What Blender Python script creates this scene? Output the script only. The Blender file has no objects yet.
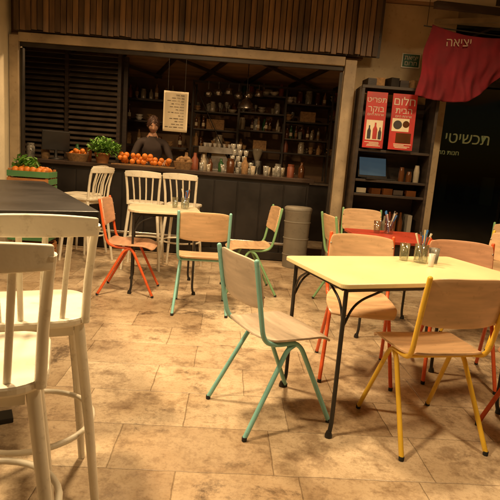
import bpy, bmesh, math, random
from mathutils import Vector, Matrix
random.seed(7)
S=bpy.context.scene
S.view_settings.view_transform='Standard'
S.view_settings.look='None'
S.view_settings.exposure=0
COL=S.collection

# ---------------------------------------------------------------- materials
def mat(name,col,rough=.5,metal=0,var=.12,scale=6,bump=.0,emit=None,estr=0,trans=0,coat=0,stretch=None,bscale=None,scuff=0):
    m=bpy.data.materials.new(name); m.use_nodes=True
    N=m.node_tree.nodes; L=m.node_tree.links; b=N['Principled BSDF']
    tc=N.new('ShaderNodeTexCoord'); mp=N.new('ShaderNodeMapping')
    L.new(tc.outputs['Object'],mp.inputs[0])
    if stretch: mp.inputs['Scale'].default_value=stretch
    nz=N.new('ShaderNodeTexNoise'); nz.inputs['Scale'].default_value=scale; nz.inputs['Detail'].default_value=3
    L.new(mp.outputs[0],nz.inputs['Vector'])
    rp=N.new('ShaderNodeValToRGB')
    rp.color_ramp.elements[0].position=.3; rp.color_ramp.elements[1].position=.7
    rp.color_ramp.elements[0].color=(*[max(0,c*(1-var)) for c in col],1)
    rp.color_ramp.elements[1].color=(*[min(1,c*(1+var)) for c in col],1)
    L.new(nz.outputs['Fac'],rp.inputs[0]); out=rp.outputs[0]
    if scuff:
        n3=N.new('ShaderNodeTexNoise'); n3.inputs['Scale'].default_value=22; n3.inputs['Detail'].default_value=4; n3.inputs['Roughness'].default_value=.7
        L.new(tc.outputs['Object'],n3.inputs['Vector'])
        r3=N.new('ShaderNodeValToRGB'); r3.color_ramp.elements[0].position=.33; r3.color_ramp.elements[1].position=.42
        r3.color_ramp.elements[0].color=(.45,.38,.3,1); r3.color_ramp.elements[1].color=(1,1,1,1)
        L.new(n3.outputs['Fac'],r3.inputs[0])
        mx=N.new('ShaderNodeMix'); mx.data_type='RGBA'; mx.blend_type='MULTIPLY'; mx.inputs[0].default_value=scuff
        L.new(out,mx.inputs[6]); L.new(r3.outputs[0],mx.inputs[7]); out=mx.outputs[2]
    L.new(out,b.inputs['Base Color'])
    mr=N.new('ShaderNodeMapRange'); mr.inputs[3].default_value=max(.02,rough-.1); mr.inputs[4].default_value=min(1,rough+.12)
    L.new(nz.outputs['Fac'],mr.inputs[0]); L.new(mr.outputs[0],b.inputs['Roughness'])
    b.inputs['Metallic'].default_value=metal
    if coat: b.inputs['Coat Weight'].default_value=coat; b.inputs['Coat Roughness'].default_value=.15
    if bump:
        n2=N.new('ShaderNodeTexNoise'); n2.inputs['Scale'].default_value=bscale or scale*6; n2.inputs['Detail'].default_value=2
        L.new(mp.outputs[0],n2.inputs['Vector'])
        bp=N.new('ShaderNodeBump'); bp.inputs['Strength'].default_value=bump; bp.inputs['Distance'].default_value=.01
        L.new(n2.outputs['Fac'],bp.inputs['Height']); L.new(bp.outputs[0],b.inputs['Normal'])
    if emit:
        b.inputs['Emission Color'].default_value=(*emit,1); b.inputs['Emission Strength'].default_value=estr
    return m

def thin_glass(name,tint,refl):
    m=bpy.data.materials.new(name); m.use_nodes=True
    N=m.node_tree.nodes; L=m.node_tree.links; N.remove(N['Principled BSDF'])
    t=N.new('ShaderNodeBsdfTransparent'); t.inputs[0].default_value=(*tint,1)
    g=N.new('ShaderNodeBsdfGlossy'); g.inputs['Roughness'].default_value=.06
    lw=N.new('ShaderNodeLayerWeight'); lw.inputs[0].default_value=.35
    mr=N.new('ShaderNodeMapRange'); mr.inputs[3].default_value=refl; mr.inputs[4].default_value=min(1,refl+.55)
    L.new(lw.outputs['Facing'],mr.inputs[0])
    mx=N.new('ShaderNodeMixShader'); L.new(mr.outputs[0],mx.inputs[0]); L.new(t.outputs[0],mx.inputs[1]); L.new(g.outputs[0],mx.inputs[2])
    L.new(mx.outputs[0],N['Material Output'].inputs[0]); return m

def floor_mat():
    m=bpy.data.materials.new('stone_paving'); m.use_nodes=True
    N=m.node_tree.nodes; L=m.node_tree.links; b=N['Principled BSDF']
    tc=N.new('ShaderNodeTexCoord')
    mp0=N.new('ShaderNodeMapping'); mp0.inputs['Rotation'].default_value=(0,0,math.radians(-3)); mp0.inputs['Location'].default_value=(.13,.21,0)
    L.new(tc.outputs['Object'],mp0.inputs[0])
    wn=N.new('ShaderNodeTexNoise'); wn.inputs['Scale'].default_value=9; wn.inputs['Detail'].default_value=3
    vm=N.new('ShaderNodeVectorMath'); vm.operation='MULTIPLY_ADD'; vm.inputs[1].default_value=(.011,.011,0)
    L.new(tc.outputs['Object'],wn.inputs['Vector']); L.new(wn.outputs['Color'],vm.inputs[0]); L.new(mp0.outputs[0],vm.inputs[2])
    br=N.new('ShaderNodeTexBrick'); br.offset=.41; br.squash=1.35; br.squash_frequency=3
    br.inputs['Scale'].default_value=1; br.inputs['Brick Width'].default_value=.50; br.inputs['Row Height'].default_value=.34
    br.inputs['Mortar Size'].default_value=.004; br.inputs['Mortar Smooth'].default_value=1; br.inputs['Bias'].default_value=.0
    br.inputs['Color1'].default_value=(.76,.62,.43,1); br.inputs['Color2'].default_value=(.47,.35,.22,1); br.inputs['Mortar'].default_value=(.36,.27,.17,1)
    L.new(vm.outputs[0],br.inputs['Vector'])
    def stain(scale,p0,p1,lo,det=5,dist=0,off=0,rough=.65):
        mp=N.new('ShaderNodeMapping'); mp.inputs['Location'].default_value=(scale+off,3.1+off,0)
        L.new(tc.outputs['Object'],mp.inputs[0])
        n=N.new('ShaderNodeTexNoise'); n.inputs['Scale'].default_value=scale; n.inputs['Detail'].default_value=det; n.inputs['Distortion'].default_value=dist
        n.inputs['Roughness'].default_value=rough
        L.new(mp.outputs[0],n.inputs['Vector'])
        r=N.new('ShaderNodeValToRGB'); r.color_ramp.elements[0].position=p0; r.color_ramp.elements[1].position=p1
        r.color_ramp.elements[0].color=(*lo,1); r.color_ramp.elements[1].color=(1,1,1,1)
        L.new(n.outputs['Fac'],r.inputs[0]); return r,n
    prev=br.outputs['Color']
    for args,fac,rg in [((.8,.38,.6,(.62,.54,.46)),.85,.6),((3.4,.37,.48,(.40,.34,.29)),.7,.75),((14,.36,.52,(.55,.48,.42)),.65,.8),((70,.38,.5,(.70,.65,.6)),.6,.75)]:
        r,n=stain(*args,rough=rg)
        mx=N.new('ShaderNodeMix'); mx.data_type='RGBA'; mx.blend_type='MULTIPLY'; mx.inputs[0].default_value=fac
        L.new(prev,mx.inputs[6]); L.new(r.outputs[0],mx.inputs[7]); prev=mx.outputs[2]
    # blackened, worn patches (traffic wear) with crisp broken edges
    for sc,p0,p1,off,fac in((1.5,.37,.44,5.3,.80),(2.3,.34,.41,11.7,.65)):
        r,n4=stain(sc,p0,p1,(.20,.165,.14),9,.3,off=off,rough=.8)
        mx=N.new('ShaderNodeMix'); mx.data_type='RGBA'; mx.blend_type='MULTIPLY'; mx.inputs[0].default_value=fac
        L.new(prev,mx.inputs[6]); L.new(r.outputs[0],mx.inputs[7]); prev=mx.outputs[2]
    L.new(prev,b.inputs['Base Color'])
    r3,n3=stain(2.4,.3,.7,(0,0,0)) 
    mr2=N.new('ShaderNodeMapRange'); mr2.inputs[1].default_value=.3; mr2.inputs[2].default_value=.7; mr2.inputs[3].default_value=.24; mr2.inputs[4].default_value=.6
    L.new(n3.outputs['Fac'],mr2.inputs[0]); L.new(mr2.outputs[0],b.inputs['Roughness'])
    ad=N.new('ShaderNodeMath'); ad.operation='MULTIPLY_ADD'; ad.inputs[1].default_value=-.8
    L.new(br.outputs['Fac'],ad.inputs[0]); L.new(n3.outputs['Fac'],ad.inputs[2])
    bp=N.new('ShaderNodeBump'); bp.inputs['Strength'].default_value=.5; bp.inputs['Distance'].default_value=.008
    L.new(ad.outputs[0],bp.inputs['Height']); L.new(bp.outputs[0],b.inputs['Normal'])
    return m

M={}
M['floor']=floor_mat()
M['ply']=mat('birch_ply',(.66,.43,.24),.4,var=.16,scale=4,stretch=(1.2,8,8),coat=.2,scuff=.25)
M['ply2']=mat('pink_ply',(.62,.34,.20),.4,var=.16,scale=4,stretch=(1.2,8,8),coat=.2,scuff=.25)
M['plyg']=mat('greyed_ply',(.56,.45,.34),.42,var=.16,scale=4,stretch=(1.2,8,8),coat=.2,scuff=.25)
M['teal']=mat('teal_paint',(.24,.54,.50),.33,var=.08,scuff=.3)
M['orange']=mat('orange_paint',(.72,.12,.03),.33,var=.08,scuff=.3)
M['yellow']=mat('yellow_paint',(.80,.50,.04),.33,var=.08,scuff=.3)
M['green']=mat('green_paint',(.22,.42,.20),.33,var=.08,scuff=.3)
M['blackpaint']=mat('black_paint',(.018,.016,.014),.4,var=.3)
M['rubber']=mat('rubber',(.02,.02,.02),.8)
M['cream']=mat('cream_paint',(.80,.74,.60),.38,var=.07,scale=9,bump=.1,scuff=.3)
M['ytop']=mat('yellow_laminate',(.82,.70,.38),.35,var=.06,scale=3,scuff=.12)
M['rtop']=mat('red_laminate',(.40,.05,.025),.3,var=.1)
M['ctop']=mat('cream_laminate',(.75,.66,.46),.35,var=.06,scuff=.12)
M['dark_top']=mat('dark_tabletop',(.022,.018,.016),.38,var=.35,scale=3,bump=.05)
M['plaster']=mat('plaster',(.50,.38,.23),.85,var=.22,scale=2.2,bump=.4,bscale=25,scuff=.3)
M['creamwall']=mat('cream_render',(.74,.66,.48),.8,var=.1,scale=3,bump=.25,bscale=30)
M['beam']=mat('tan_steel',(.38,.29,.18),.5,var=.25,scale=5,bump=.1,scuff=.4)
M['slat']=mat('brown_slats',(.155,.092,.045),.5,var=.45,scale=3,stretch=(6,6,.7),bump=.15)
M['slat2']=mat('dark_slats',(.09,.055,.030),.5,var=.45,scale=3,stretch=(6,6,.7),bump=.15)
M['slat3']=mat('golden_slats',(.215,.13,.06),.5,var=.4,scale=3,stretch=(6,6,.7),bump=.15)
M['darkwood']=mat('dark_wood',(.036,.023,.015),.5,var=.4,scale=4,stretch=(1,1,6),bump=.1)
M['bar']=mat('bar_front',(.018,.014,.012),.45,var=.6,scale=3,bump=.15,scuff=.4)
M['bartop']=mat('bar_top',(.06,.04,.03),.25,var=.3,scale=3)
M['backwall']=mat('back_wall',(.17,.10,.052),.8,var=.4,scale=1.8,bump=.2,scuff=.3)
M['ceil']=mat('interior_ceiling',(.33,.19,.09),.8,var=.35,scale=2,stretch=(1,4,1))
M['steel']=mat('steel',(.45,.42,.38),.28,metal=1,var=.12)
M['iron']=mat('iron',(.035,.028,.022),.45,metal=.4,var=.3)
M['louvre']=mat('louvre',(.10,.075,.055),.5,var=.3)
M['glass']=thin_glass('glass',(.88,.9,.86),.12)
M['gl']=mat('pale_glassware',(.24,.225,.19),.1,var=.45,scale=30)
M['bot_g']=mat('green_glass',(.03,.09,.03),.12,var=.2)
M['bot_b']=mat('brown_glass',(.09,.032,.01),.12,var=.2)
M['bot_c']=mat('pale_glass',(.33,.28,.20),.15,var=.3)
M['white']=mat('white_china',(.70,.65,.56),.3,var=.05)
M['paper']=mat('paper',(.70,.60,.42),.8,var=.08)
M['ink']=mat('ink',(.05,.04,.04),.8)
M['red']=mat('poster_red',(.42,.022,.014),.5,var=.25)
M['cloth']=mat('red_cloth',(.145,.0045,.010),.9,var=.25,bump=.2,bscale=90)
M['lettw']=mat('white_letters',(.58,.48,.38),.6)
M['lettc']=mat('faded_letters',(.36,.26,.18),.7)
M['lettg']=mat('gold_letters',(.40,.38,.14),.5,emit=(.6,.58,.2),estr=.07)
M['soffit']=mat('soffit',(.66,.54,.36),.8,var=.12,scale=1.5,bump=.15)
M['shopglass']=thin_glass('shop_window_glass',(.45,.5,.45),.06)
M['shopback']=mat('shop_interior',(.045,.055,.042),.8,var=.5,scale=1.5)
M['leaf']=mat('herb_leaf',(.13,.30,.04),.5,var=.4,scale=20)
M['orangefruit']=mat('orange_fruit',(.66,.20,.02),.45,bump=.1,bscale=200)
M['crate']=mat('crate_wood',(.42,.17,.05),.7,var=.3,stretch=(1,1,5))
M['crateg']=mat('crate_green',(.07,.20,.07),.6,var=.2)
M['basket']=mat('basket',(.30,.17,.07),.8,var=.3,scale=40,bump=.5)
M['bin']=mat('galvanised_bin',(.26,.23,.18),.55,metal=.2,var=.15,scuff=.3)
M['skin']=mat('skin',(.50,.28,.18),.5,var=.06)
M['lip']=mat('lip',(.36,.13,.10),.5)
M['hair']=mat('hair',(.045,.018,.009),.6,var=.4,scale=40)
M['shirt']=mat('shirt',(.05,.035,.03),.85,var=.25)
M['trouser']=mat('trouser',(.02,.02,.03),.9,var=.25)
M['blue']=mat('blue_plastic',(.05,.20,.55),.4)
M['rust']=mat('rust_tin',(.22,.06,.025),.45,var=.3)
M['screen']=mat('laptop_screen',(.03,.05,.07),.2,emit=(.10,.16,.2),estr=.3)
M['sign']=mat('sign_green',(.02,.09,.045),.5)
M['globe']=mat('lamp_globe',(.9,.8,.6),.5,emit=(1,.70,.38),estr=6)

# ---------------------------------------------------------------- mesh builder
class MB:
    def __init__(s): s.v=[];s.f=[];s.m=[];s.sm=[]
    def add(s,vs,fs,m=0,smooth=False,X=None):
        o=len(s.v)
        s.v+= [tuple(X@Vector(v)) if X else tuple(v) for v in vs]
        for f in fs: s.f.append([i+o for i in f]); s.m.append(m); s.sm.append(smooth)
    def box(s,c,d,m=0,X=None,rz=0,rx=0,ry=0):
        a,b,e=d[0]/2,d[1]/2,d[2]/2
        vs=[(-a,-b,-e),(a,-b,-e),(a,b,-e),(-a,b,-e),(-a,-b,e),(a,-b,e),(a,b,e),(-a,b,e)]
        fs=[(3,2,1,0),(4,5,6,7),(0,1,5,4),(1,2,6,5),(2,3,7,6),(3,0,4,7)]
        T=Matrix.Translation(c)@Matrix.Rotation(rz,4,'Z')@Matrix.Rotation(ry,4,'Y')@Matrix.Rotation(rx,4,'X')
        s.add(vs,fs,m,False,(X@T) if X else T)
    def lathe(s,c,prof,m=0,n=14,X=None,sx=1,sy=1):
        vs=[];fs=[]
        for r,z in prof:
            for i in range(n):
                a=2*math.pi*i/n; vs.append((c[0]+r*sx*math.cos(a),c[1]+r*sy*math.sin(a),c[2]+z))
        k=len(prof)
        for j in range(k-1):
            for i in range(n):
                fs.append((j*n+i,j*n+(i+1)%n,(j+1)*n+(i+1)%n,(j+1)*n+i))
        s.add(vs,fs,m,True,X)
        s.add([vs[i] for i in range(n)],[tuple(reversed(range(n)))],m,False,X)
        s.add([vs[(k-1)*n+i] for i in range(n)],[tuple(range(n))],m,False,X)
    def ball(s,c,r,m=0,n=12,k=8,X=None,sc=(1,1,1)):
        prof=[(r*math.sin(math.pi*j/k)+1e-5,-r*math.cos(math.pi*j/k)*sc[2]) for j in range(k+1)]
        s.lathe(c,prof,m,n,X,sc[0],sc[1])
    def tube(s,pts,r,m=0,n=10,closed=False,X=None,flat=1):
        P=[Vector(p) for p in pts]; K=len(P)
        rs=r if isinstance(r,(list,tuple)) else [r]*K
        T=[]
        for i in range(K):
            a=P[(i-1)%K] if (closed or i>0) else P[i]; b=P[(i+1)%K] if (closed or i<K-1) else P[i]
            T.append((b-a).normalized())
        ref=Vector((0,0,1)) if abs(T[0].z)<.9 else Vector((1,0,0))
        nrm=(ref-T[0]*ref.dot(T[0])).normalized()
        vs=[]
        for i in range(K):
            nrm=(nrm-T[i]*nrm.dot(T[i])).normalized(); bn=T[i].cross(nrm)
            for j in range(n):
                a=2*math.pi*j/n; vs.append(P[i]+(nrm*math.cos(a)+bn*math.sin(a)*flat)*rs[i])
        fs=[]
        for i in range(K if closed else K-1):
            i2=(i+1)%K
            for j in range(n): fs.append((i*n+j,i*n+(j+1)%n,i2*n+(j+1)%n,i2*n+j))
        s.add(vs,fs,m,True,X)
        if not closed:
            s.add(vs[:n],[tuple(reversed(range(n)))],m,False,X); s.add(vs[-n:],[tuple(range(n))],m,False,X)
    def grid(s,fn,nu,nv,m=0,X=None):
        vs=[fn(-1+2*i/nu,-1+2*j/nv) for j in range(nv+1) for i in range(nu+1)]
        fs=[(j*(nu+1)+i,j*(nu+1)+i+1,(j+1)*(nu+1)+i+1,(j+1)*(nu+1)+i) for j in range(nv) for i in range(nu)]
        s.add(vs,fs,m,True,X)
    def mesh(s,name,mats):
        me=bpy.data.meshes.new(name); me.from_pydata([tuple(v) for v in s.v],[],s.f)
        for x in mats: me.materials.append(M[x])
        me.polygons.foreach_set('material_index',s.m); me.polygons.foreach_set('use_smooth',s.sm); me.update()
        return me
    def obj(s,name,mats,parent=None,bevel=0,solid=0):
        return mk(name,s.mesh(name,mats),parent,bevel,solid)
def mk(name,me,parent=None,bevel=0,solid=0):
    o=bpy.data.objects.new(name,me); COL.objects.link(o)
    if parent: o.parent=parent
    if solid:
        q=o.modifiers.new('s','SOLIDIFY'); q.thickness=solid; q.offset=0
    if bevel:
        q=o.modifiers.new('b','BEVEL'); q.width=bevel; q.segments=2; q.limit_method='ANGLE'; q.angle_limit=math.radians(50)
    return o
def empty(name,loc=(0,0,0),rz=0):
    e=bpy.data.objects.new(name,None); COL.objects.link(e); e.location=loc; e.rotation_euler=(0,0,rz); e.empty_display_size=.1
    return e
def fillet(pts,rad=.05,seg=6):
    P=[Vector(p) for p in pts]; out=[P[0]]
    for i in range(1,len(P)-1):
        a,b,c=P[i-1],P[i],P[i+1]; d1=min(rad,(a-b).length*.45); d2=min(rad,(c-b).length*.45)
        p=b+(a-b).normalized()*d1; q=b+(c-b).normalized()*d2
        for k in range(seg+1):
            t=k/seg; out.append(p*(1-t)**2+b*2*t*(1-t)+q*t*t)
    out.append(P[-1]); return out
def text(name,body,size,loc,rot,m,parent=None,ext=.001,align='CENTER'):
    c=bpy.data.curves.new(name,'FONT'); c.body=body; c.size=size; c.extrude=ext; c.align_x=align; c.align_y='CENTER'
    o=bpy.data.objects.new(name,c); COL.objects.link(o); o.location=loc; o.rotation_euler=rot; c.materials.append(M[m])
    if parent: o.parent=parent
    return o
H=lambda s:s[::-1]
FR=(math.pi/2,0,0)

# ---------------------------------------------------------------- ground
g=MB(); g.add([(-80,-60,0),(80,-60,0),(80,100,0),(-80,100,0)],[(0,1,2,3)]); g.obj('paving',['floor'])

# ---------------------------------------------------------------- chairs
chair_cache={}
def chair(loc,face_deg,frame,wood='ply'):
    e=empty('cafe_chair',(loc[0],loc[1],0),math.radians(face_deg))
    if ('f',frame) not in chair_cache:
        b=MB()
        for s in(-1,1):
            p=fillet([(s*.198,-.255,.825),(s*.198,-.215,.60),(s*.192,-.185,.455),(s*.175,-.10,.425),(s*.172,.02,.428),(s*.205,.215,.012)],.06,6)
            b.tube(p,.0115,0)
            p=fillet([(s*.172,-.0,.418),(s*.178,-.045,.40),(s*.213,-.255,.012)],.04,5)
            b.tube(p,.0115,0)
            for y,x in((.215,.205),(-.255,.213)):
                b.lathe((s*x,y,0),[(.012,0.001),(.0125,.016),(.012,.02)],1,10)
            b.ball((s*.198,-.255,.825),.0117,0,10,6)
        b.tube([(-.172,-.005,.427),(.172,-.005,.427)],.009,0)
        b.tube([(-.180,-.11,.427),(.180,-.11,.427)],.009,0)
        chair_cache[('f',frame)]=b.mesh('frame',[frame,'rubber'])
    if ('w',wood) not in chair_cache:
        def sf(s,t):
            x=s*.202*math.sqrt(1-.28*t**4)*(1+.04*t); y=.005+t*.205*math.sqrt(1-.16*s**4)
            z=.452-.012*(1-s*s)*(1-t*t)
            if t>.5: z-=.035*((t-.5)/.5)**2
            if t<-.6: z+=.018*((-t-.6)/.4)**2
            return (x,y,z)
        b=MB(); b.grid(sf,20,20); a=b.mesh('seat',[wood])
        def bf(s,t):
            x=s*.203*math.sqrt(1-.12*t**4); z=.715+t*.115*math.sqrt(1-.25*s**4)
            y=-.222-.18*(z-.66)-.03*(1-s*s)+.012
            return (x,y,z)
        b=MB(); b.grid(bf,20,12); c=b.mesh('backrest',[wood])
        b=MB()
        for s in(-1,1):
            for z in(.665,.765):
                y=-.222-.18*(z-.66)+.012
                X=Matrix.Translation((s*.196,y+.006,z))@Matrix.Rotation(-math.pi/2,4,'X')
                b.lathe((0,0,0),[(.006,0),(.005,.003),(.002,.004)],0,10,X)
        d=b.mesh('screws',['steel'])
        chair_cache[('w',wood)]=(a,c,d)
    mk('frame',chair_cache[('f',frame)],e)
    a,c,d=chair_cache[('w',wood)]
    mk('seat',a,e,.002,.011); mk('backrest',c,e,.002,.011); mk('screws',d,e)
    return e
chair((.165,2.38),-62,'teal','plyg')
chair((.885,2.31),13,'yellow','ply')
chair((.69,2.95),174,'orange','ply')
chair((1.34,3.02),170,'orange','ply2')
chair((1.48,2.22),100,'orange','ply2')
chair((-1.05,4.40),-86,'orange','ply2')
chair((-.39,4.05),6,'teal','ply')
chair((-.02,4.72),100,'green','ply')
chair((.92,4.44),-80,'green','ply')
chair((1.14,5.03),178,'green','ply')
chair((1.86,3.78),120,'yellow','ply')
chair((2.40,4.55),150,'green','ply')

# ---------------------------------------------------------------- tables
def rrect(w,d,r,seg=5):
    out=[]
    for cx,cy,a0 in((w/2-r,d/2-r,0),(-w/2+r,d/2-r,90),(-w/2+r,-d/2+r,180),(w/2-r,-d/2+r,270)):
        for k in range(seg+1):
            a=math.radians(a0+90*k/seg); out.append((cx+r*math.cos(a),cy+r*math.sin(a)))
    return out
def slab(b,outline,z0,z1,m=0):
    n=len(outline)
    vs=[(x,y,z0) for x,y in outline]+[(x,y,z1) for x,y in outline]
    b.add(vs,[tuple(reversed(range(n))),tuple(range(n,2*n))]+[(i,(i+1)%n,n+(i+1)%n,n+i) for i in range(n)],m)
def table(name,loc,rz,w,d,top,leg='blackpaint',r=.03,h=.75):
    e=empty(name,(loc[0],loc[1],0),math.radians(rz))
    b=MB(); slab(b,rrect(w,d,r),h-.022,h); b.obj('top',[top],e,.004)
    b=MB()
    for sx in(-1,1):
        for sy in(-1,1):
            x=sx*(w/2-.05); y=sy*(d/2-.05)
            b.tube(fillet([(x,y,h-.040),(x,y,.06),(x+sx*.015,y+sy*.01,.003)],.03),.0105,0)
            b.lathe((x+sx*.015,y+sy*.01,0),[(.018,.001),(.018,.012),(.012,.03)],0,10)
            b.tube(fillet([(x,y,h-.22),(x-sx*.05,y,h-.10),(x-sx*.19,y,h-.048)],.08,8),.006,0,8)
            b.tube(fillet([(x,y,h-.20),(x,y-sy*.04,h-.10),(x,y-sy*.14,h-.048)],.08,8),.006,0,8)
    for sy in(-1,1): b.box((0,sy*(d/2-.05),h-.0345),(w-.10,.022,.024),0)
    for sx in(-1,1): b.box((sx*(w/2-.05),0,h-.0355),(.022,d-.13,.022),0)
    b.obj('legs',[leg],e); return e
e1=Vector((math.cos(math.radians(21)),math.sin(math.radians(21)))); e2=Vector((-e1.y,e1.x))
cy=Vector((.415,2.11))+e1*.56+e2*.31
table('yellow_cafe_table',cy,21,1.12,.62,'ytop')
table('red_cafe_table',(1.10,3.88),4,.62,.62,'rtop')
table('cream_cafe_table',(-.82,4.62),12,.64,.62,'ctop',r=.14)

th=math.radians(30); ex=Vector((-math.cos(th),-math.sin(th))); ey=Vector((-math.sin(th),math.cos(th)))
c=Vector((-.60,1.96))+ex*.45+ey*.8
e=empty('high_bar_table',(c.x,c.y,0),th)
b=MB(); slab(b,rrect(.9,1.6,.012),.965,1.005); b.obj('top',['dark_top'],e,.004)
b=MB()
for sy in(-1,1):
    b.box((-.12,sy*.45,.49),(.07,.07,.94),0)
    b.box((-.12,sy*.45,.012),(.55,.09,.022),0)
    b.box((-.12,sy*.45,.95),(.55,.06,.028),0)
b.box((-.12,0,.25),(.035,.83,.035),0)
b.obj('pedestals',['blackpaint'],e,.003)

# ---------------------------------------------------------------- bar stools
stool_mesh=None
def stool(loc,deg):
    global stool_mesh
    e=empty('bar_stool',(loc[0],loc[1],0),math.radians(deg))
    if not stool_mesh:
        sh=.72
        b=MB(); slab(b,rrect(.37,.37,.09,7),sh-.028,sh); b.v=[(x*(1+.06*(y/.2)),y,z) for x,y,z in b.v]; seat=b.mesh('seat',['cream'])
        b=MB()
        for sx in(-1,1):
            b.tube([(sx*.142,.132,sh-.03),(sx*.175,.16,.35),(sx*.200,.19,.002)],[.017,.016,.013],0,10)
            b.tube([(sx*.142,-.137,sh-.03),(sx*.175,-.17,.35),(sx*.200,-.21,.002)],[.017,.016,.013],0,10)
        R=.208; b.tube([(R*math.cos(2*math.pi*k/36),R*math.sin(2*math.pi*k/36)-.006,.31) for k in range(36)],.010,0,8,closed=True)
        b.box((0,.128,sh-.048),(.25,.018,.038),0); b.box((0,-.133,sh-.048),(.25,.018,.038),0)
        for sx in(-1,1): b.box((sx*.140,0,sh-.048),(.018,.24,.038),0)
        legs=b.mesh('legs',['cream'])
        b=MB(); top=1.045
        for sx in(-1,1):
            b.tube([(sx*.158,-.155,sh-.02),(sx*.163,-.168,sh+.12),(sx*.172,-.192,sh+.24),(sx*.178,-.218,top-.02)],[.014,.013,.0125,.012],0,10)
        def rail(z0,z1,dy,off):
            def f(s,t): 
                z=(z0+z1)/2+t*(z1-z0)/2+ (.012*(1-s*s) if t>0 else 0)
                return (s*.182,off-.03*(1-s*s)-.1*(z-z0),z)
            return f
        for k in range(4):
            x=-.104+.0693*k; c=-.03*(1-(x/.178)**2)
            b.tube([(x*.85,-.163,sh-.004),(x*.92,-.173+c*.4,sh+.13),(x,-.212+c,top-.05)],[.0085,.0085,.0085],0,8,flat=.6)
        slats=b.mesh('back_slats',['cream'])
        b=MB(); b.grid(rail(top-.055,top,0,-.213),16,4); rl=b.mesh('top_rail',['cream'])
        stool_mesh=(seat,legs,slats,rl)
    a=stool_mesh
    mk('seat',a[0],e,.008); mk('legs',a[1],e); mk('back_slats',a[2],e); mk('top_rail',a[3],e,.004,.016)
stool((-.72,1.60),26); stool((-.665,1.15),24)
stool((-1.17,5.40),4); stool((-.77,5.48),-4); stool((-1.84,5.5),68); stool((-2.0,5.85),80)

# ---------------------------------------------------------------- table ware
def cutlery_jar(loc,z,seed):
    rnd=random.Random(seed)
    e=empty('cutlery_jar',(loc[0],loc[1],z))
    b=MB(); b.lathe((0,0,0),[(.034,.0015),(.038,.01),(.038,.105),(.035,.105),(.034,.012)],0,20); b.obj('jar',['glass'],e)
    b=MB()
    for k in range(9):
        a=rnd.random()*6.28; r=.02; t=rnd.uniform(.03,.05)
        p0=Vector((r*.5*math.cos(a+2),r*.5*math.sin(a+2),.014)); p1=Vector((t*math.cos(a),t*math.sin(a),rnd.uniform(.15,.195)))
        m=k%4
        b.tube([p0,p0.lerp(p1,.55),p1],[.002,.0035,.0065],m,8,flat=.5)
    b.obj('cutlery',['blue','steel','rust','white'],e)
def tumbler(loc,z,name='drinking_glass',r=.03,h=.10,m='glass'):
    b=MB(); b.lathe((loc[0],loc[1],z),[(r*.8,.0015),(r,h),(r*.9,h),(r*.72,.01)],0,18); b.obj(name,[m])
jp=cy+e1*.20+e2*.13
cutlery_jar(jp,.75,1); tumbler(jp+Vector((-.085,.03)),.75); tumbler(jp+Vector((.03,-.09)),.75,'salt_shaker',.018,.07,'white')
tumbler(jp+Vector((.08,.02)),.75,'sugar_jar',.03,.085,'gl')
cutlery_jar((1.10,4.0),.75,2); tumbler((1.0,3.98),.75)
tumbler((-.74,4.72),.75); cutlery_jar((-.64,4.68),.75,4)

# ---------------------------------------------------------------- facade
fy=5.6
b=MB()
b.box((-2.66,fy,1.18),(.10,.10,2.36),0); b.box((.915,fy,1.18),(.12,.12,2.36),0)
b.box((-.88,fy,2.345),(3.46,.10,.09),0)
b.box((-.88,fy+.003,2.275),(3.46,.03,.045),1)
b.box((.83,fy+.01,1.14),(.03,.05,2.2),1); b.box((-2.59,fy+.01,1.14),(.03,.05,2.2),1)
b.obj('shopfront_frame',['beam','iron'],None,.004)
e=empty('slatted_fascia')
b=MB(); n=62
for k in range(n):
    x=-2.60+k*(3.80/n)
    rz=random.uniform(-.35,.35); zb=2.405+random.uniform(-.010,.010)
    q=random.random(); m=0 if q<.5 else 1 if q<.72 else 2
    b.box((x,5.50+random.uniform(-.008,.008),(zb+3.02)/2),(.054,.012,3.02-zb),m,rz=.22+rz*.5)
b.obj('slats',['slat','slat2','slat3'],e,.002)
b=MB(); b.box((-.72,5.548,2.70),(3.84,.02,.60),0); b.box((-.72,5.52,2.62),(3.80,.01,.03),1); b.obj('backing',['darkwood','iron'],e)
b=MB(); b.box((-.9,5.72,2.77),(3.9,.12,.74),0); b.obj('lintel_wall',['backwall'])
b=MB(); b.box((-2.98,5.38,1.5),(.52,.52,2.99),0); b.box((-2.98,5.38,.06),(.545,.545,.12),0); b.obj('cream_pillar',['creamwall'],None,.01)
b=MB(); b.box((1.52,5.86,1.51),(1.04,.2,3.0),0); b.obj('plaster_wall',['plaster'],None,.004)
b=MB(); b.box((1.0,3.0,3.09),(9,7.4,.10),0)
for k in range(6): b.box((-2.9+k*1.75,2.7,3.01),(.08,5.6,.06),1)
b.box((3.3,5.95,2.98),(3.2,.08,.14),2)
b.obj('canopy',['soffit','darkwood','beam'],None)
b=MB(); 
b.box((2.5,5.3,2.86),(2.2,.05,.06),0,ry=-.10,rz=.42); b.box((2.7,5.5,2.88),(1.9,.04,.05),1,ry=-.02,rz=-.3)
b.obj('canopy_brace',['darkwood','beam'])

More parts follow.
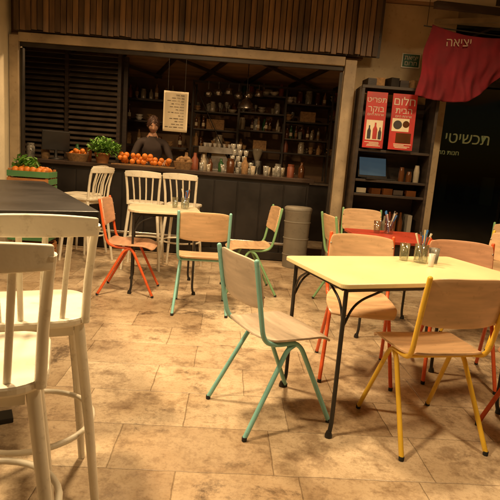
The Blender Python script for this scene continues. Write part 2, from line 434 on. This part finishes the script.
# right shop window
e=empty('neighbour_shopfront',(0,0,0))
b=MB(); b.box((3.75,6.35,1.5),(3.42,.008,3.0),0); b.obj('glass',['shopglass'],e)
b=MB()
for x in(2.08,3.15,4.2,5.4): b.box((x,6.29,1.5),(.07,.08,3.0),0)
b.box((3.75,6.285,.14),(3.4,.06,.28),0); b.box((3.75,6.285,2.35),(3.4,.055,.06),0); b.obj('mullions',['iron'],e,.004)
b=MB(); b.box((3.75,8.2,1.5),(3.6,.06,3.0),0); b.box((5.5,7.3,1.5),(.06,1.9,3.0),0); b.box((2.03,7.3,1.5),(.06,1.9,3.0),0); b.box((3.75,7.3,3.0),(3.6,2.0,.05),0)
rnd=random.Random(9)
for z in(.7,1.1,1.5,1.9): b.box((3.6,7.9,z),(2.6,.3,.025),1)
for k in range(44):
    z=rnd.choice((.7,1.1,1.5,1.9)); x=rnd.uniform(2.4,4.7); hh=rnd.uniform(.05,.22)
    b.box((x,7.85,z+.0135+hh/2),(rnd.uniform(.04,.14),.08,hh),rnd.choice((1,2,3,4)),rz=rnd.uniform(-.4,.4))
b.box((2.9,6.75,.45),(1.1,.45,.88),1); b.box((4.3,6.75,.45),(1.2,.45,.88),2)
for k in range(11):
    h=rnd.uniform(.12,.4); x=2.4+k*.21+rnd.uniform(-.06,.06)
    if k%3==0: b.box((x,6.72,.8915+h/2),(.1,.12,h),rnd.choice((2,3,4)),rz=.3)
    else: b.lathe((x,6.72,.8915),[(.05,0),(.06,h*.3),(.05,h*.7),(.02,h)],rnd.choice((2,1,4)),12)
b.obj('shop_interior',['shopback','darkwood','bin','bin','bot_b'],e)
text('lettering',H('תכשיטי רויאל'),.185,(2.335,6.325,1.70),FR,'lettg',e,.003)
text('lettering_small',H('חנות מתנות'),.075,(2.30,6.325,1.52),FR,'lettg',e,.003)
e=empty('wall_sign',(1.59,5.752,2.44)); b=MB(); b.box((0,0,0),(.20,.012,.15),0); b.box((0,-.002,0),(.18,.012,.13),1); b.obj('plate',['white','sign'],e)
text('lettering',H('יציאת'),.066,(0,-.0095,.028),FR,'lettw',e,.0006); text('lettering_2',H('חרום'),.066,(0,-.0095,-.030),FR,'lettw',e,.0006)
# red cloth banner
e=empty('red_banner')
def cl(s,t):
    x=1.99+s*.43; zt=2.62-.03*s; zb=1.99+ (0 if s<.1 else .28*((s-.1)/.9)**1.3)-.03*(1+s)*(1-s)
    z=zb+(zt-zb)*(t+1)/2 - .05*(1-s*s)*(t+1)/2
    x+= (.06*(1-t)/2)*-1+.012*math.sin(t*5+s*3)
    d=(1.2-t)/2
    y=5.12+d*(.035*math.sin(s*6+t*2.6)+.018*math.sin(s*13-t*3.3+1)+.01*math.sin(s*29+t*2))-.02*t
    return (x,y,z)
b=MB(); b.grid(cl,80,40); b.obj('cloth',['cloth'],e,0,.003)
text('lettering',H('יציאה'),.11,(1.84,5.085,2.50),(math.pi/2,-.06,0),'lettc',e,.001)
b=MB(); b.tube([(1.5,5.13,2.64),(2.6,5.13,2.58)],.006); b.tube([(1.53,5.13,2.64),(1.53,5.13,3.04)],.003); b.tube([(2.5,5.13,2.58),(2.5,5.13,3.04)],.003); b.obj('rail',['iron'],e)

# ---------------------------------------------------------------- cabinet by right post
CX=1.415
e=empty('display_cabinet',(CX,5.50,0))
b=MB()
for sx in(-1,1): b.box((sx*.385,0,1.03),(.03,.38,2.06),0)
for z in(.09,.55,.98,1.13,1.44): b.box((0,0,z),(.74,.36,.025),0)
b.box((0,0,2.075),(.80,.38,.03),0)
b.box((0,.182,1.03),(.74,.01,1.9),0)
b.box((-.185,-.185,.32),(.362,.02,.42),1); b.box((.185,-.185,.32),(.362,.02,.42),1)
b.obj('carcass',['darkwood','bar'],e,.003)
def poster(x,w,seed):
    p=empty('red_poster',(x,5.30,1.745),0); p.rotation_euler=(math.radians(-3),0,0)
    b=MB(); b.box((0,0,0),(w,.012,.56),0)
    rnd=random.Random(seed)
    if seed==1:
        b.box((0,-.0072,-.10),(w*.80,.002,.20),1)
        for x0,s in((-.05,.9),(.01,1.1),(.06,.8)):
            b.lathe((0,0,0),[(.02,0),(.021,.09),(.008,.12),(.008,.15)],2 if s!=1.1 else 0,12,Matrix.Translation((x0,-.009,-.19))@Matrix.Diagonal((s,.06,s,1)))
    else:
        b.box((-.02,-.0072,-.03),(w*.70,.002,.13),1); b.box((.02,-.0085,-.16),(w*.62,.002,.10),3)
        b.ball((-.05,-.0090,-.03),.045,2,16,8,sc=(1,.04,1)); b.ball((.035,-.0090,-.02),.035,3,16,8,sc=(1,.04,1)); 
    for k in range(4): b.box((rnd.uniform(-.02,.02),-.0075,-.222-.012*k),(w*rnd.uniform(.4,.75),.002,.006),1)
    b.obj('sheet',['red','paper','ink','bot_b'],p)
    text('lettering',H('תפריט') if seed==1 else H('חלום'),.075 if seed==1 else .11,(0,-.008,.20),FR,'lettw',p,.0008)
    text('lettering_2',H('בוקר') if seed==1 else H('הבית'),.085,(0,-.008,.11),FR,'lettw',p,.0008)
    text('lettering_3',H('ארוחת היום'),.035,(0,-.008,.055),FR,'lettw',p,.0008)
poster(1.175,.21,1); poster(1.46,.25,2)
e=empty('laptop',(1.30,5.44,1.1435),math.radians(12))
b=MB(); b.box((0,0,.008),(.34,.23,.014),0); b.box((0,-.02,.0165),(.30,.12,.003),1); b.obj('base',['iron','blackpaint'],e,.002)
b=MB(); X=Matrix.Translation((0,.115,.016))@Matrix.Rotation(math.radians(-14),4,'X')
b.box((0,0,.115),(.34,.01,.23),0,X); b.box((0,-.0065,.12),(.31,.003,.195),1,X); b.obj('lid',['iron','screen'],e)
b=MB(); rnd=random.Random(5)
for k in range(8):
    x=1.10+k*.085; hh=rnd.uniform(.12,.26)
    if rnd.random()<.5: b.box((x,5.48,.5635+hh/2),(.045,.17,hh),rnd.randrange(4))
    else: b.lathe((x,5.46,.5635),[(.03,0),(.03,hh*.6),(.012,hh*.8),(.012,hh)],rnd.randrange(4),12)
for x,h in((1.56,.15),(1.64,.11),(1.72,.18)): b.lathe((x,5.44+h*.1,1.1435),[(.03,0),(.032,h*.6),(.025,h*.85),(.022,h)],rnd.randrange(4),12)
for k in range(5): b.box((1.14+k*.13,5.46,.9935+.03),(.1,.2,.05+.01*(k%3)),rnd.randrange(4),rz=rnd.uniform(-.2,.2))
b.obj('cabinet_clutter',['bot_c','bot_b','darkwood','bin'])
b=MB()
for k in range(6):
    b.box((1.11+k*.11,5.47,2.0915+.04),(.09,.2,.07+.02*(k%3)),k%3,rz=rnd.uniform(-.3,.3))
b.obj('stacked_boxes',['darkwood','basket','iron'])

# ---------------------------------------------------------------- interior
b=MB()
b.box((-1.2,9.02,1.5),(6.4,.12,3.0),0); b.box((-4.3,7.4,1.5),(.12,3.3,3.0),0); b.box((1.86,7.5,1.5),(.12,3.0,3.0),0); b.box((-3.75,5.9,1.5),(1.0,.1,3.0),0)
b.obj('interior_wall',['backwall'])
e=empty('interior_ceiling')
b=MB(); X=Matrix.Translation((-1.2,7.35,2.78))@Matrix.Rotation(-.16,4,'X'); b.box((0,0,0),(6.1,3.3,.04),0,X)
b.obj('boards',['ceil'],e)
b=MB()
for k in range(9): b.box((-2.9+k*.75,0,-.05),(.05,3.2,.06),0,X,rz=.45)
for k in range(3): b.box((-1.5+k*1.3,.2,-.10),(.04,3.0,.04),0,X,rz=-.75)
b.box((0,-.3,-.135),(6,.07,.07),0,X)
b.obj('rafters',['darkwood'],e)
e=empty('bar_counter')
b=MB(); b.box((-1.52,6.62,.51),(4.4,.60,1.02),0)
for k in range(15): b.box((-3.55+k*.29,6.312+random.uniform(-.002,.002),.54),(.275,.012,.86),0)
b.box((-1.52,6.30,.06),(4.38,.02,.10),1); b.obj('body',['bar','iron'],e,.003)
b=MB(); b.box((-1.50,6.60,1.043),(4.46,.72,.044),0); b.obj('countertop',['bartop'],e,.005)
b=MB(); b.tube([(-3.5,6.2,.24),(.45,6.2,.24)],.018)
for x in(-3,-1.8,-.6,.4): b.tube([(x,6.2,.24),(x,6.31,.24)],.012)
b.obj('foot_rail',['steel'],e)
e=empty('waste_bin',(.545,6.02,0))
b=MB(); b.lathe((0,0,0),[(.13,.002),(.135,.02),(.15,.66),(.155,.67),(.155,.70)],0,28,sx=1.05,sy=.85)
for k in range(3): b.lathe((0,0,.15+k*.2),[(.142+.005*k,0),(.147+.005*k,.008),(.143+.005*k,.016)],0,28,sx=1.05,sy=.85)
b.obj('body',['bin'],e); b=MB(); b.lathe((0,0,.70),[(.16,.0),(.16,.025),(.14,.04),(.05,.045)],0,28,sx=1.05,sy=.85); b.obj('lid',['bin'],e)
b=MB(); b.box((-.9,8.55,.46),(5.0,.6,.92),0); b.box((-.9,8.53,.94),(5.05,.66,.035),1); b.obj('back_counter',['bar','steel'],None,.004)
e=empty('back_shelves')
b=MB()
xs=[-1.1,-.35,.4,1.15,1.7]
for x in xs:
    for y in(8.35,8.72): b.box((x,y,1.70),(.03,.03,1.45),0)
lev=[1.40,1.68,1.96,2.24]
for i,z in enumerate(lev):
    for j in range(4):
        if (i,j) in ((3,0),(1,3)): continue
        dz=[0,.04,-.05,.02][j] if i else 0
        b.box(((xs[j]+xs[j+1])/2,8.535,z+dz),(xs[j+1]-xs[j]-.034,.34,.022),1 if i%2 else 0)
b.box((.3,8.33,2.42),(2.83,.02,.03),0)
b.tube([(-1.1,8.33,2.40),(-.35,8.33,1.0)],.008,0); b.tube([(1.15,8.33,2.40),(1.7,8.33,1.2)],.008,0)
b.obj('frame',['iron','darkwood'],e)
profs={'wine':[(.036,0),(.037,.20),(.030,.23),(.013,.26),(.013,.31)],'short':[(.042,0),(.043,.12),(.02,.16),(.018,.2)],
 'glass':[(.025,0),(.034,.11),(.031,.11),(.02,.01)],'stem':[(.03,0),(.005,.006),(.005,.07),(.033,.11),(.03,.16)],'cup':[(.022,0),(.04,.06),(.037,.062),(.02,.01)],
 'jar':[(.055,0),(.058,.15),(.045,.17),(.05,.18),(.05,.2)],'bowl':[(.03,0),(.08,.06),(.075,.06),(.02,.01)]}
CM=['bot_g','bot_b','bot_c','gl','white','rust','basket','paper']
bt=MB(); rnd=random.Random(11)
def clutter(b,x0,x1,y0,y1,z,kinds,step=.085,zmax=.25):
    x=x0
    while x<x1:
        k=rnd.choice(kinds); p=profs[k]; sc=rnd.uniform(.75,1.12)
        sc=min(sc,zmax/p[-1][1]) if p[-1][1]*sc>zmax else sc
        m={'wine':rnd.choice([0,1,2,1,6]),'short':rnd.choice([0,1,2,6,5]),'glass':rnd.choice([2,3,3]),'stem':3,'cup':rnd.choice([4,4,6]),'jar':rnd.choice([2,5,3,6,1]),'bowl':rnd.choice([4,6,2])}[k]
        y=rnd.uniform(y0,y1)
        b.lathe((x,y,z+.0015),[(r*sc,h*sc) for r,h in p],m,12)
        if k=='wine': b.lathe((x,y,z+.0015),[(.0375*sc,.06*sc),(.0378*sc,.14*sc)],7 if rnd.random()<.6 else 6,12)
        if k in('cup','bowl') and rnd.random()<.6:
            b.lathe((x,y,z+.05*sc),[(r*sc,h*sc) for r,h in p],m,12)
        x+=step*rnd.uniform(.7,1.6)+ (.05 if k in('jar','bowl') else 0)+(.12 if rnd.random()<.08 else 0)
for i,z in enumerate(lev):
    kinds=[['jar','cup','bowl','glass','short'],['wine','short','glass','wine','jar'],['glass','stem','stem','jar','bowl'],['wine','bowl','short','jar']][i]
    for j in range(4):
        if (i,j) in ((3,0),(1,3)): continue
        dz=[0,.04,-.05,.02][j] if i else 0
        x0,x1=xs[j]+.06,xs[j+1]-.06
        if rnd.random()<.25:
            b_=rnd.uniform(.2,.3); bt.box(((x0+x1)/2,8.52,z+dz+.013+.08),(b_,.22,.16),6)
            x1=(x0+x1)/2-b_/2-.05
        clutter(bt,x0,x1,8.42,8.5,z+dz+.011,kinds,zmax=.21); clutter(bt,x0,x1,8.58,8.66,z+dz+.011,kinds,zmax=.21)
bt.obj('shelf_bottles_and_glasses',CM)
b=MB()
clutter(b,-.95,.62,6.72,6.86,1.065,['glass','jar','cup','glass','stem','short'],.10)
clutter(b,-.7,.55,6.45,6.6,1.065,['glass','short','glass','jar'],.12)
clutter(b,-3.2,-2.2,6.6,6.85,1.065,['wine','jar','short'],.16)
b.obj('counter_glassware',CM)
b=MB()
for k in range(5):
    for j in range(4-k//2):
        b.lathe((-.32+j*.075+.02*(k%2),6.66,1.0665+k*.075),[(.025,0),(.034,.07),(.031,.07),(.02,.01)],0,12)
b.obj('stacked_glasses',['gl'])
def basket(x,y,z,w,fill):
    e=empty('wicker_basket',(x,y,z)); b=MB(); b.lathe((0,0,0),[(w*.8,.0015),(w,.09),(w*1.05,.10),(w*.95,.10),(w*.75,.02)],0,22,sx=1.2)
    b.obj('basket',['basket'],e); b=MB(); r2=random.Random(int(x*100))
    for k in range(16): b.ball((r2.uniform(-w*.8,w*.8),r2.uniform(-w*.6,w*.6),.085+r2.uniform(0,.05)),.033,0,10,7,sc=(1,1,r2.uniform(.8,1.1)))
    b.obj('contents',[fill],e)
basket(-2.28,6.45,1.065,.12,'orangefruit'); basket(-.93,6.42,1.065,.10,'basket')
e=empty('till_screen',(-2.62,6.6,1.065),.5)
b=MB(); b.lathe((0,0,0),[(.09,.0015),(.09,.015),(.02,.03),(.02,.12)],0,16); b.box((0,0,.24),(.34,.03,.25),0,rx=.2); b.obj('body',['blackpaint'],e,.005)
b=MB()
for k in range(6):
    x=-.85+k*.16; b.tube([(x,8.25,2.42),(x,8.25,2.30)],.004); b.lathe((x,8.25,2.18+.03*(k%3)),[(.05+.01*(k%3),.0),(.075,.03),(.068,.09),(.02,.10)],0,14)
b.obj('hanging_pots',['steel'])
e=empty('espresso_machine',(-.62,8.42,.96))
b=MB(); b.box((0,0,.05),(.62,.40,.07),0); b.box((0,.07,.22),(.60,.26,.28),0); b.box((0,0,.40),(.66,.42,.10),0)
for sx in(-.17,.17):
    b.lathe((sx,-.10,.28),[(.035,0),(.035,.07)],1,14); b.tube([(sx,-.13,.285),(sx,-.26,.275)],.014,1)
for sx in(-.28,.28): b.tube([(sx,-.12,.36),(sx,-.2,.30),(sx,-.2,.14)],.007,0)
for k in range(7): b.lathe((-.25+k*.08,0,.452),[(.022,0),(.036,.06),(.033,.06),(.02,.01)],2,10)
b.obj('body',['steel','iron','white'],e,.006)
e=empty('coffee_grinder',(0.0,8.40,.96)); b=MB(); b.box((0,0,.14),(.16,.2,.28),0); b.lathe((0,0,.282),[(.04,0),(.085,.14),(.085,.19),(.02,.2)],1,16); b.obj('body',['iron','bot_c'],e,.008)
b=MB(); b.lathe((-.22,7.6,1.98),[(.13,.0),(.125,.02),(.06,.12),(.02,.15),(.02,.18)],0,24); b.tube([(-.22,7.6,2.15),(-.22,7.6,2.72)],.006,1); b.obj('pendant_shade',['steel','iron'])
e=empty('hanging_menu_sheet',(-1.02,6.2,1.75),.05)
b=MB(); b.grid(lambda s,t:(s*.145,.012*math.sin(s*2+t)+(.02*(t+.8)**2 if t<-.8 else 0),t*.235),12,16); b.obj('sheet',['paper'],e,0,.001)
b=MB(); rnd=random.Random(3)
for k in range(12):
    x=.10
    for q in range(rnd.randint(2,4)):
        w=rnd.uniform(.025,.06); 
        if x-w<-.12: break
        b.box((x-w/2,-.0165,.19-.034*k+rnd.uniform(-.002,.002)),(w,.001,rnd.uniform(.004,.007)),0); x-=w+.012
b.obj('writing',['ink'],e)
b=MB(); b.tube([(-.1,0,.23),(-.1,0,.88)],.002); b.tube([(.1,0,.23),(.1,0,.88)],.002); b.obj('strings',['iron'],e)
e=empty('louvred_shutter',(-2.85,7.6,0))
b=MB()
for k in range(30): b.box((0,0,.4+k*.075),(1.5,.07,.010),0,rx=.6)
for x in(-.77,0,.77): b.box((x,0,1.45),(.05,.085,2.5),1)
b.obj('slats',['louvre','darkwood'],e)
b=MB(); b.box((-2.85,7.75,1.3),(1.7,.05,2.6),0); b.obj('storage_partition',['darkwood'])
b=MB(); 
for z in(1.35,1.75,2.1): b.box((-1.75,8.7,z),(1.1,.28,.03),0)
b.obj('wall_shelf',['darkwood'])
b=MB(); rnd=random.Random(21)
for z in(1.365,1.765,2.115): clutter(b,-2.2,-1.25,8.62,8.72,z,['wine','jar','short','bowl'],.1)
b.obj('wall_shelf_jars',CM)

# ---------------------------------------------------------------- plant, fruit, crates
def leaves(b,c,r,n,m=0,size=.03,up=.5,seed=0,sq=1):
    rnd=random.Random(seed)
    for k in range(n):
        d=Vector((rnd.gauss(0,1),rnd.gauss(0,1),rnd.gauss(0,.8)+up)).normalized()*r*rnd.uniform(.35,1); d.z*=sq
        p=Vector(c)+d
        R=Matrix.Translation(p)@Matrix.Rotation(rnd.random()*6.28,4,'Z')@Matrix.Rotation(rnd.uniform(-1,1),4,'X')@Matrix.Rotation(rnd.uniform(-.6,.6),4,'Y')
        s=size*rnd.uniform(.6,1.3)
        b.add([(0,-s,0),(s*.45,-s*.2,s*.12),(0,s,-.1*s),(-s*.45,-s*.2,s*.12)],[(0,1,2),(0,2,3)],m,False,R)
e=empty('potted_herb',(-1.98,6.5,1.065))
b=MB(); b.lathe((0,0,0),[(.07,.0015),(.095,.11),(.1,.11),(.1,.13),(.085,.13),(.08,.10)],0,20); b.obj('pot',['crate'],e)
b=MB(); leaves(b,(0,0,.20),.20,420,0,.032,.4,1,.7); leaves(b,(.13,0,.18),.13,200,0,.03,.3,2,.8)
rnd=random.Random(4)
for k in range(14):
    a=rnd.random()*6.28; b.tube([(0,0,.1),(.08*math.cos(a),.08*math.sin(a),.2),(.16*math.cos(a),.16*math.sin(a),.27)],.003,0,5)
b.obj('foliage',['leaf'],e)
b=MB(); rnd=random.Random(2)
for k in range(24):
    b.ball((-1.74+(k%9)*.075+rnd.uniform(-.02,.02),6.48+rnd.uniform(-.07,.07),1.08+.036+(k//9)*.038),.036*rnd.uniform(.85,1.05),0,12,8)
b.obj('oranges',['orangefruit'])
b=MB(); b.box((-1.42,6.48,1.073),(.80,.30,.012),0); b.obj('fruit_tray',['basket'])
e=empty('produce_crates',(-2.28,5.15,0),.1)
b=MB()
for lvl in range(4):
    z=.004+lvl*.25; m=lvl%2
    for sx in(-1,1):
        for sy in(-1,1): b.box((sx*.18,sy*.13,z+.12),(.025,.025,.235),0)
    for q in range(3):
        for sy in(-1,1): b.box((0,sy*.149,z+.045+q*.072),(.40,.010,.058),1 if (m+q)%2 else 0)
        for sx in(-1,1): b.box((sx*.199,0,z+.045+q*.072),(.010,.286,.058),m)
    b.box((0,0,z+.02),(.38,.28,.012),0)
b.obj('crates',['crate','crateg'],e,.002)
b=MB()
for k in range(18): b.ball((-.14+(k%6)*.056,-.08+(k//6)*.075,.96+rnd.uniform(0,.03)),.038,0,10,7)
leaves(b,(-.08,.04,1.0),.14,200,1,.045,.3,8); b.obj('produce',['orangefruit','leaf'],e)

# ---------------------------------------------------------------- barman
def person(loc,rz):
    e=empty('barman',(loc[0],loc[1],0),rz)
    V=[];E=[];Rr=[]
    def add(p,r,par=None):
        V.append(p);Rr.append(r)
        if par is not None: E.append((par,len(V)-1))
        return len(V)-1
    pel=add((0,.02,.95),(.155,.11)); w=add((0,.0,1.10),(.135,.10),pel); ch=add((0,-.05,1.28),(.165,.115),w); uc=add((0,-.08,1.39),(.13,.09),ch)
    nk=add((0,-.11,1.475),(.055,.055),uc); add((0,-.15,1.54),(.05,.05),nk)
    for s in(-1,1):
        sh=add((s*.175,-.08,1.385),(.062,.06),uc); el=add((s*.27,-.14,1.15),(.044,.044),sh); wr=add((s*.15,-.37,1.12),(.028,.026),el); add((s*.135,-.43,1.115),(.035,.018),wr)
        hp=add((s*.09,.02,.88),(.09,.09),pel); kn=add((s*.11,.0,.50),(.06,.062),hp); an=add((s*.12,.03,.09),(.042,.045),kn); add((s*.13,-.10,.045),(.042,.035),an)
    me=bpy.data.meshes.new('b'); me.from_pydata(V,E,[]); o=bpy.data.objects.new('body_src',me); COL.objects.link(o)
    o.modifiers.new('k','SKIN')
    for i,r in enumerate(Rr): me.skin_vertices[0].data[i].radius=r
    me.skin_vertices[0].data[0].use_root=True
    q=o.modifiers.new('ss','SUBSURF'); q.levels=2; q.render_levels=2
    dg=bpy.context.evaluated_depsgraph_get(); nm=bpy.data.meshes.new_from_object(o.evaluated_get(dg))
    bpy.data.objects.remove(o)
    nm.materials.clear()
    for x in('shirt','trouser','skin','blackpaint'): nm.materials.append(M[x])
    for p in nm.polygons:
        c=p.center; p.use_smooth=True
        p.material_index=3 if c.z<.09 else 1 if c.z<.98 and abs(c.x)<.22 and c.y>-.17 else 2 if (c.y<-.2 and c.z<1.22) or c.z>1.46 else 0
    mk('body',nm,e)
    b=MB(); hx=Matrix.Translation((0,-.185,1.62))@Matrix.Rotation(math.radians(24),4,'X')
    def hf(u,v):
        a=u*math.pi; ph=(v+1)/2*math.pi
        x=.075*math.sin(ph)*math.sin(a); y=-.095*math.sin(ph)*math.cos(a); z=-.115*math.cos(ph)
        if z<0: x*=1-.28*(z/-.115)**2; 
        if y<0 and z<-.04: y*=.93
        if y<0 and abs(x)<.018 and abs(z+.022)<.036: y-=.022*(1-abs(x)/.018)*(1-abs(z+.022)/.036)
        return (x,y,z)
    b.grid(hf,48,36,0,hx)
    for s in(-1,1):
        b.ball((s*.077,.0,-.01),.022,0,10,6,hx,(.4,.8,1.3)); b.ball((s*.029,-.078,.006),.010,2,10,6,hx); b.ball((s*.029,-.086,.006),.004,1,8,6,hx)
        b.tube([(s*.014,-.092,.024),(s*.03,-.090,.029),(s*.046,-.080,.023)],.003,1,6,X=hx)
    b.tube([(-.020,-.079,-.058),(0,-.084,-.057),(.020,-.079,-.058)],.004,3,6,X=hx)
    def hair(u,v):
        a=u*math.pi; ph=(v+1)/2*math.pi*.62
        lump=1+.04*math.sin(a*9)+.03*math.sin(ph*13+a*4)
        front=max(0,math.cos(a))
        ph*= 1-.42*front**2
        return (.086*lump*math.sin(ph)*math.sin(a),-.104*lump*math.sin(ph)*math.cos(a)+.006,.126*lump*math.cos(ph))
    b.grid(hair,40,16,1,hx)
    b.obj('head',['skin','hair','white','lip'],e)
    b=MB()
    for s in(-1,1):
        base=Vector((s*.135,-.43,1.115))
        for i in range(4):
            x=(i-1.5)*.019; L=[.062,.074,.070,.055][i]
            p0=base+Vector((x,-.015,0)); b.tube([p0,p0+Vector((x*.1,-.035,.002)),p0+Vector((x*.2,-.035-L*.4,-.012)),p0+Vector((x*.2,-.035-L*.62,-.030))],[.009,.0085,.008,.006],0,8)
        p0=base+Vector((-s*.03,.02,0)); b.tube([p0,p0+Vector((-s*.025,-.025,-.004)),p0+Vector((-s*.032,-.055,-.014))],[.011,.010,.007],0,8)
    b.obj('hands',['skin'],e)
person((-1.50,7.22),.25)

# ---------------------------------------------------------------- lamps
WARM=(1,.72,.40)
def lampa(name,loc,power,size,col=WARM):
    e=empty(name,loc)
    b=MB(); b.lathe((0,0,0),[(size*.55,.0),(size*.58,.01),(size*.6,.045)],0,28); b.obj('housing',['iron'],e)
    b=MB(); b.lathe((0,0,-.006),[(size*.5,0),(size*.5,.004)],0,28); b.obj('diffuser',['globe'],e)
    l=bpy.data.lights.new(name,'AREA'); l.shape='DISK'; l.size=size; l.energy=power; l.color=col; l.spread=math.radians(165)
    o=bpy.data.objects.new('light',l); COL.objects.link(o); o.parent=e; o.location=(0,0,-.012)
lampa('canopy_downlight',(-1.3,1.5,2.93),88,.3)
lampa('canopy_downlight',(1.5,1.7,2.93),30,.3)
lampa('canopy_downlight',(-.7,3.1,2.93),88,.3)
lampa('canopy_downlight',(1.5,3.7,2.93),42,.3)
lampa('interior_downlight',(-1.9,6.15,2.66),26,.2,(1,.64,.32))
lampa('interior_downlight',(-.1,6.15,2.66),24,.2,(1,.64,.32))

w=bpy.data.worlds.new('World'); S.world=w; w.use_nodes=True
N=w.node_tree.nodes; L=w.node_tree.links
sk=N.new('ShaderNodeTexSky'); sk.sky_type='NISHITA'; sk.sun_disc=False; sk.sun_elevation=math.radians(2); sk.sun_rotation=math.radians(200)
bg=N['Background']; L.new(sk.outputs[0],bg.inputs[0]); bg.inputs[1].default_value=.012
sl=bpy.data.lights.new('sun','SUN'); sl.energy=.02; sl.angle=math.radians(10); sl.color=(.8,.85,1)
so=bpy.data.objects.new('sun',sl); COL.objects.link(so); so.rotation_euler=(math.radians(60),0,math.radians(200))

# ---------------------------------------------------------------- camera
al=math.radians(10.2); ro=math.radians(4.4)
F=Vector((0,math.cos(al),-math.sin(al))); R0=Vector((1,0,0)); U0=Vector((0,math.sin(al),math.cos(al)))
R=R0*math.cos(ro)+U0*math.sin(ro); U=-R0*math.sin(ro)+U0*math.cos(ro)
cd=bpy.data.cameras.new('camera'); cd.lens=36; cd.sensor_width=36; cd.clip_start=.02; cd.clip_end=400
co=bpy.data.objects.new('camera',cd); COL.objects.link(co)
m=Matrix((R,U,-F)).transposed().to_4x4(); m.translation=Vector((0,0,1.25)); co.matrix_world=m
S.camera=co
